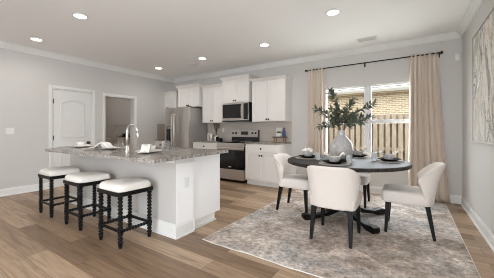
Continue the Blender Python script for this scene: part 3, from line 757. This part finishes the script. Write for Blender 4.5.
# island place settings
ZI = .9145
isl = [((-4.19, 1.82), 'at the left end of the island', 1.9), ((-3.47, 1.80), 'in the middle of the island', -.2), ((-2.53, 1.80), 'at the faucet end of the island', -.62)]
nap = [dict(ox=.13, oy=.02, rot=.5, hang=-.006, L=.14, Wd=.085, rimr=.05, rimh=.022), dict(ox=.0, oy=-.02, rot=.62, hang=-.006, L=.21, Wd=.15, rimr=.07, rimh=.082), dict(ox=.03, oy=-.05, rot=-.75, hang=-.004, L=.19, Wd=.058, rimr=.082, rimh=.078)]
for i, ((x, y), where, rot) in enumerate(isl):
    k = dict(nap[i]); ox, oy, rt = k.pop('ox'), k.pop('oy'), k.pop('rot'); bx = x-.035 if i == 0 else x
    lathe_thing('dinner_plate', 'white dinner plate under a napkin and bowl '+where, 'plate', sc(PLATE, 1.12), (x, y, ZI), 'china', 'white plates on the island')
    lathe_thing('bowl', 'white china bowl on a plate '+where, 'bowl', sc(BOWL, .95 if i == 2 else .82, 1.2), (bx, y, ZI+.0097), 'china', 'white bowls on the island')
    napkin_drape('napkin', x+ox-(.06 if i == 0 else 0), y+oy, ZI+.012, rt, ('folded white cloth napkin beside the bowl ' if i == 0 else 'white cloth napkin draped over the bowl ')+where, seed=i+2, group='napkins on the island', **k)
tumbler(-4.0, 1.99, ZI, 'clear drinking glass at the far left end of the island', .13, group='glasses on the island')
tumbler(-2.93, 1.69, ZI, 'clear tall drinking glass just left of the faucet', .15, .033, group='glasses on the island')
tumbler(-2.24, 1.80, ZI, 'clear drinking glass at the right end of the island', .14, .036, group='glasses on the island')
tumbler(-2.30, 1.92, ZI, 'clear drinking glass behind another at the right end of the island', .14, .036, group='glasses on the island')

# ------------------------------------------------------------------ bobbin stools
def bead_profile(L, r, pitch, foot=True):
    n = max(1, round(L/pitch)); p = L/n; out = []
    for k in range(n):
        for q in (0.03, .18, .35, .5, .65, .82): out.append((r*(.46+.54*math.sin(PI*q)**.8), (k+q)*p))
    out.append((r*.55, L)); return out
ST = (-2.59, 1.555); sx, sy = .185, .165
stool = thing('counter_stool', 'backless black bobbin-leg stool with ivory cushion, nearest the island corner', 'stool', (0, 0, 0), 'counter stools')
for ix in (-1, 1):
    for iy in (-1, 1):
        x, y = ix*sx, iy*sy
        lg = MB(); lg.lathe([(.014, 0), (.019, .02), (.021, .045)], (x, y, 0), 12)
        lg.lathe(bead_profile(.10, .026, .038), (x, y, .045), 12); lg.box(x-.021, x+.021, y-.021, y+.021, .14, .185, .003, 1)
        lg.lathe(bead_profile(.325, .026, .038), (x, y, .185), 12)
        lg.build('leg', 'black_wood', stool, 'auto')
for iy in (-1, 1): MB().box(-sx+.0215, sx-.0215, iy*sy-.011, iy*sy+.011, .15, .176, .003, 1).build('stretcher', 'black_wood', stool)
for ix in (-1, 1): MB().lathe(bead_profile(2*sy-.043, .019, .031), n=10, axis=((ix*sx, -sy+.0215, .163), (ix*sx, sy, .163))).build('stretcher', 'black_wood', stool, 'auto')
MB().box(-sx-.028, sx+.028, -sy-.028, sy+.028, .51, .552, .004, 1).build('seat_frame', 'black_wood', stool)
b = MB(); a_, c_ = sx+.031, sy+.031; rings = []
for s_, z in ((.93, .5525), (.99, .556), (1.0, .575), (.985, .598), (.92, .618), (.78, .63), (.5, .637), (.2, .639)):
    pts = []
    for k in range(48):
        th = 2*PI*k/48; e = .28
        pts.append((a_*s_*math.copysign(abs(math.cos(th))**e, math.cos(th)), c_*s_*math.copysign(abs(math.sin(th))**e, math.sin(th)), z))
    rings.append(pts)
b.loft(rings); b.build('cushion', 'stool_fabric', stool, True)
stool.location = (ST[0], ST[1], 0)
dup(stool, (-3.41, 1.55, 0), 0, 'backless black bobbin-leg stool with ivory cushion, middle of the three')
dup(stool, (-4.22, 1.545, 0), 0, 'backless black bobbin-leg stool with ivory cushion, nearest the left wall')

# ------------------------------------------------------------------ rug
b = MB(); n, m = 60, 70; g = []
rx0_, rx1_, ry0_, ry1_ = -1.855, .465, 1.975, 5.03
for lev in (0, 1):
    gg = []
    for i in range(n+1):
        row = []
        for j in range(m+1):
            x = rx0_+(rx1_-rx0_)*i/n; y = ry0_+(ry1_-ry0_)*j/m
            if j == 0: y += .006*math.sin(x*9)+.003*math.sin(x*23)
            if i == 0: x += .005*math.sin(y*7)
            row.append(b.bm.verts.new((x, y, .0012 if lev == 0 else .010)))
        gg.append(row)
    g.append(gg)
for i in range(n):
    for j in range(m):
        b.bm.faces.new((g[1][i][j], g[1][i+1][j], g[1][i+1][j+1], g[1][i][j+1])); b.bm.faces.new((g[0][i][j], g[0][i][j+1], g[0][i+1][j+1], g[0][i+1][j]))
for i in range(n):
    for j in (0, m): b.bm.faces.new((g[0][i][j], g[0][i+1][j], g[1][i+1][j], g[1][i][j]))
for j in range(m):
    for i in (0, n): b.bm.faces.new((g[0][i][j], g[0][i][j+1], g[1][i][j+1], g[1][i][j]))
rug = thing('area_rug', 'large distressed grey, cream and rust rug under the dining table', 'rug', (-.7, 3.5, 0))
b.build('pile', 'rug', rug)
pts = [(rx0_+(rx1_-rx0_)*i/n, ry0_-.002+.006*math.sin((rx0_+(rx1_-rx0_)*i/n)*9)+.003*math.sin((rx0_+(rx1_-rx0_)*i/n)*23), .0062) for i in range(n+1)]
bb = MB(); bb.tube(pts, .005, 6); bb.tube([(rx0_+.005*math.sin(y*7), y, .0062) for y in [ry0_+(ry1_-ry0_)*j/m for j in range(m+1)]], .005, 6)
bb.tube([(rx1_, ry0_, .0062), (rx1_, ry1_, .0062)], .005, 6); bb.tube([(rx0_, ry1_, .0062), (rx1_, ry1_, .0062)], .005, 6)
bb.build('binding', 'paper', rug)
ZR = .0105

# ------------------------------------------------------------------ dining table
TX, TY, TZ, TR = -.74, 3.55, .77, .76
t = thing('dining_table', 'round dark weathered dining table on a black pedestal', 'table', (TX, TY, ZR))
MB().lathe([(TR-.03, TZ-.045), (TR-.004, TZ-.042), (TR, TZ-.036), (TR, TZ-.006), (TR-.005, TZ), (.001, TZ)], (TX, TY, 0), 72).build('tabletop', 'table', t, 'auto')
MB().lathe([(.19, TZ-.08), (.25, TZ-.0452), (.001, TZ-.0452)], (TX, TY, 0), 28).build('top_plate', 'black_wood', t, 'auto')
MB().lathe([(.10, .10), (.085, .16), (.062, .24), (.075, .36), (.09, .46), (.07, .56), (.085, .64), (.13, TZ-.079)], (TX, TY, 0), 26).build('column', 'black_wood', t, 'auto')
for k in range(4):
    a = PI/4+k*PI/2; c, s_ = math.cos(a), math.sin(a)
    prof = [(.05, .10), (.05, .20), (.14, .165), (.28, .095), (.44, .07), (.56, .09), (.605, .08), (.61, .04), (.59, ZR+.0005), (.47, ZR+.0005), (.42, .03), (.25, .05), (.13, .09)]
    rings = []
    for w in (-.04, .04): rings.append([(TX+c*r-s_*w, TY+s_*r+c*w, z) for r, z in prof])
    MB().loft(rings).build('foot', 'black_wood', t)
# table settings
ZT = TZ+.0006
sets = [((-1.24, 3.52), PI/2+.2, 'on the left side of the dining table'), ((-.76, 3.07), .25, 'on the near side of the dining table'),
        ((-.66, 4.08), .1, 'on the window side of the dining table'), ((-.23, 3.72), .35, 'on the right side of the dining table')]
for i, ((x, y), rot, where) in enumerate(sets):
    lathe_thing('placemat', 'round grey woven placemat '+where, 'placemat', [(.001, 0), (.178, 0), (.18, .003), (.177, .005), (.001, .005)], (x, y, ZT), 'placemat', 'round placemats', 40)
    lathe_thing('dinner_plate', 'charcoal dinner plate '+where, 'plate', sc(PLATE, 1.04, 1.35), (x, y, ZT+.0054), 'dark_plate', 'charcoal plates on the dining table')
    lathe_thing('bowl', 'grey stoneware bowl '+where, 'bowl', sc(BOWL, .86, 1.2), (x, y, ZT+.0178), 'stone_bowl', 'grey bowls on the dining table')
    napkin_bow(x, y, ZT+.0255, rot, 'white napkin tucked into the bowl '+where, i+11, 1.05, 'napkins on the dining table')
tumbler(-1.05, 3.36, ZT, 'pale translucent tumbler on the left of the dining table, near the vase', .10, .036, 'tumblers on the dining table', 'frost')
tumbler(-.62, 3.22, ZT, 'pale translucent tumbler in front of the grey vase', .10, .036, 'tumblers on the dining table', 'frost')
tumbler(-.40, 3.70, ZT, 'pale translucent tumbler on the right of the dining table, below the window mullion', .115, .036, 'tumblers on the dining table', 'frost')
# vase and branches
VX, VY = -.815, 3.70
VZ = ZT
tag(MB().lathe([(.001, .004), (.085, 0), (.105, .01), (.142, .07), (.153, .14), (.143, .21), (.105, .275), (.062, .32), (.048, .345), (.052, .385), (.058, .40), (.050, .40), (.042, .36), (.055, .31), (.095, .265), (.132, .2), (.142, .14), (.13, .07), (.09, .02), (.001, .016)], (VX, VY, VZ), 40).build('vase', 'vase', None, True), 'rounded smoky grey vase holding olive branches on the dining table', 'vase')
def branch(az, out, up, seed, label, nleaf=34, droop=.0):
    rr = random.Random(seed)
    root = thing('olive_branch', label, 'branch', (VX, VY, VZ+.36), 'olive branches in the grey vase')
    p0 = Vector((VX+.02*math.cos(az), VY+.02*math.sin(az), VZ+.30)); p1 = Vector((VX+.03*math.cos(az), VY+.03*math.sin(az), VZ+.40))
    p3 = Vector((VX+out*math.cos(az), VY+out*math.sin(az), VZ+.40+up)); p2 = Vector((VX+out*.35*math.cos(az), VY+out*.35*math.sin(az), VZ+.40+up*.62+.05))
    pts = []
    for k in range(13):
        s_ = k/12; pts.append(p1*(1-s_)**2+p2*2*s_*(1-s_)+p3*s_*s_-Vector((0, 0, droop*s_**3)))
    b = MB(); b.tube([p0]+pts, [.0038]+[.0036-.0022*k/12 for k in range(13)], 6); b.build('stem', 'stem', root)
    b = MB()
    def leaf(c, d, L, w):
        d = d.normalized(); s_ = d.cross(Vector((rr.uniform(-.5, .5), rr.uniform(-.5, .5), 1))).normalized(); nn = s_.cross(d)
        prof = [(0, .05), (.22, .7), (.5, 1), (.78, .65), (1, .05)]
        L_ = [b.bm.verts.new(c+d*L*t_+s_*w*h_+nn*(-.10*L*t_*t_)) for t_, h_ in prof]; C_ = [b.bm.verts.new(c+d*L*t_-nn*(.10*L*t_*t_+.004*h_)) for t_, h_ in prof]; R_ = [b.bm.verts.new(c+d*L*t_-s_*w*h_+nn*(-.10*L*t_*t_)) for t_, h_ in prof]
        for k in range(4):
            b.bm.faces.new((L_[k], L_[k+1], C_[k+1], C_[k])); b.bm.faces.new((C_[k], C_[k+1], R_[k+1], R_[k]))
    for k in range(nleaf):
        s_ = .22+.78*(k+.5)/nleaf; f = s_*12; i0 = min(int(f), 11); c = pts[i0].lerp(pts[i0+1], f-i0); tan = (pts[i0+1]-pts[i0]).normalized()
        side = tan.orthogonal(); side.rotate(Matrix.Rotation(rr.random()*2*PI, 3, tan))
        leaf(c, tan*rr.uniform(.35, .9)+side*rr.uniform(.6, 1), rr.uniform(.06, .09), rr.uniform(.012, .018))
    leaf(pts[-1], pts[-1]-pts[-2], .07, .011)
    b.build('leaves', 'leaf', root, True)
R_ = math.radians(33.1)   # right-hand direction of the table seen from the kitchen side
def az(d): return R_+math.radians(d)
branch(az(176), .16, .56, 1, 'tallest olive branch, standing at the left beside the curtain', 84)
branch(az(12), .20, .44, 2, 'olive branch rising to the upper right of the vase', 72)
branch(az(-6), .46, .39, 3, 'long olive branch leaning right across the window mullion', 84)
branch(az(8), .46, .22, 4, 'low olive branch reaching right over the table', 76, .03)
branch(az(180), .36, .30, 5, 'olive branch leaning left over the curtain edge', 70)
branch(az(-174), .34, .10, 6, 'lowest olive branch hanging out at the left', 44, .05)
branch(az(95), .16, .32, 7, 'olive branch at the back of the vase toward the window', 66)
branch(az(-95), .18, .27, 8, 'olive branch at the front of the vase', 62)
branch(az(140), .16, .30, 9, 'short olive branch behind the vase on the left', 56)
branch(az(-40), .30, .14, 10, 'short olive branch in front of the vase on the right', 62, .03)
branch(az(30), .34, .25, 12, 'olive branch behind the vase on the right', 62)
branch(az(-140), .22, .14, 13, 'short olive branch in front of the vase on the left', 52)

# ------------------------------------------------------------------ dining chairs (built facing +Y)
ch = thing('dining_chair', 'cream barrel-back dining chair with its back to the camera', 'chair', (0, 0, 0), 'cream dining chairs')
b = MB(); rings = []
def sq(a, c, e, z, yo=0, n=40):
    return [(a*math.copysign(abs(math.cos(2*PI*k/n))**e, math.cos(2*PI*k/n)), yo+c*math.copysign(abs(math.sin(2*PI*k/n))**e, math.sin(2*PI*k/n)), z) for k in range(n)]
for a, z in ((.93, .345), (.985, .352), (1, .375), (1, .44), (.985, .462), (.93, .476), (.7, .482), (.3, .484)):
    rings.append(sq(.236*a, .235*a, .22, z, .035))
b.loft(rings); b.build('seat', 'cream', ch, True)
b = MB(); nu, nv = 22, 12
def shell(u, v, inner):
    if v < .78: fm = math.radians(58+28*(v/.78)**1.1)
    else: fm = math.radians(86-12*((v-.78)/.22)**2.2)
    phi = u*fm; k = .052-.012*v if inner else 0
    a_ = .250+.032*v-k; b_ = .235+.025*v-k
    sn, cs = math.sin(phi), math.cos(phi)
    z0 = .345; zt_ = .803-.115*abs(u)**4
    z = z0+(zt_-z0)*v
    return (a_*math.copysign(abs(sn)**.68, sn), .0-b_*abs(cs)**.68-.085*v*v*(.45+.55*cs), z)
og = [[b.bm.verts.new(shell(-1+2*i/nu, j/nv, False)) for j in range(nv+1)] for i in range(nu+1)]
ig = [[b.bm.verts.new(shell((-1+2*i/nu)*.97, j/nv*.985, True)) for j in range(nv+1)] for i in range(nu+1)]
for i in range(nu):
    for j in range(nv):
        b.bm.faces.new((og[i][j], og[i+1][j], og[i+1][j+1], og[i][j+1])); b.bm.faces.new((ig[i][j], ig[i][j+1], ig[i+1][j+1], ig[i+1][j]))
    for j in (0, nv): b.bm.faces.new((og[i][j], og[i+1][j], ig[i+1][j], ig[i][j]))
for j in range(nv):
    for i in (0, nu): b.bm.faces.new((og[i][j], og[i][j+1], ig[i][j+1], ig[i][j]))
b.build('backrest', 'cream', ch, True, sub=1)
for ix in (-1, 1):
    MB().taper((ix*.205, .225, 0), .014, (ix*.195, .205, .35), .023).build('leg', 'black_wood', ch)
    MB().taper((ix*.2, -.225, 0), .014, (ix*.185, -.165, .35), .024).build('leg', 'black_wood', ch)
ch.location = (-.69, 2.845, ZR)
dup(ch, (-1.41, 3.515, ZR), -PI/2, 'cream barrel-back dining chair on the left side, beside the white base cabinet')
dup(ch, (-.01, 3.475, ZR), PI/2, 'cream barrel-back dining chair on the right, in front of the right curtain')
dup(ch, (-.765, 4.31, ZR), PI, 'cream dining chair on the window side, mostly hidden behind table and front chair')

# ------------------------------------------------------------------ curtains and rod
def curtain(name, label, x0, x1, x0b, x1b, folds, seed):
    rr = random.Random(seed); b = MB(); n, m = 90, 24; rows = []
    ph = [rr.uniform(-.35, .35) for _ in range(40)]
    zt_, zb_ = 2.452, .012
    for j in range(m+1):
        v = j/m; z = zt_+(zb_-zt_)*v; row = []
        f = v**1.4
        for i in range(n+1):
            u = i/n; a = u*folds*2*PI+.5*math.sin(u*5+seed)
            x = (x0+(x0b-x0)*f)+((x1+(x1b-x1)*f)-(x0+(x0b-x0)*f))*u
            amp = .026+.016*min(1, v*3)
            y = YB-.085-amp*math.sin(a+.35*math.sin(v*3+u*4))-.006*math.sin(a*2.3+v*2)
            zz = z+(.010*math.cos(a*1.0) if j == 0 else 0)
            row.append(b.bm.verts.new((x+.006*math.sin(a*2), y, zz)))
        rows.append(row)
    for j in range(m):
        for i in range(n): b.bm.faces.new((rows[j][i], rows[j][i+1], rows[j+1][i+1], rows[j+1][i]))
    return tag(b.build(name, 'curtain', None, True, solid=.003), label, 'curtain', 'beige curtains')
curtain('curtain', 'long beige pleated curtain left of the window', -1.80, -1.46, -1.82, -1.44, 5, 2)
curtain('curtain', 'long beige pleated curtain right of the window', .0, .395, -.03, .545, 6, 5)
t = thing('curtain_rod', 'thin black curtain rod with finials above the window', 'curtain rod', (-.7, YB-.085, 2.43))
zr = 2.437; yr = YB-.085
MB().rod((-1.83, yr, zr), (.41, yr, zr), .0105, n=12).build('rod', 'dark_metal', t, 'auto')
for x in (-1.83, .41):
    s_ = -1 if x < 0 else 1
    MB().lathe([(.011, 0), (.02, .006), (.022, .02), (.02, .034), (.001, .036)], n=14, axis=((x, yr, zr), (x+s_, yr, zr))).build('finial', 'dark_metal', t, 'auto')
for x in (-1.815, -.72, .400):
    b = MB(); b.box(x-.007, x+.007, yr, YB-.004, zr-.022, zr-.0108, .001, 1); b.box(x-.012, x+.012, YB-.006, YB-.0005, zr-.06, zr+.02, .001, 1); b.build('bracket', 'dark_metal', t)
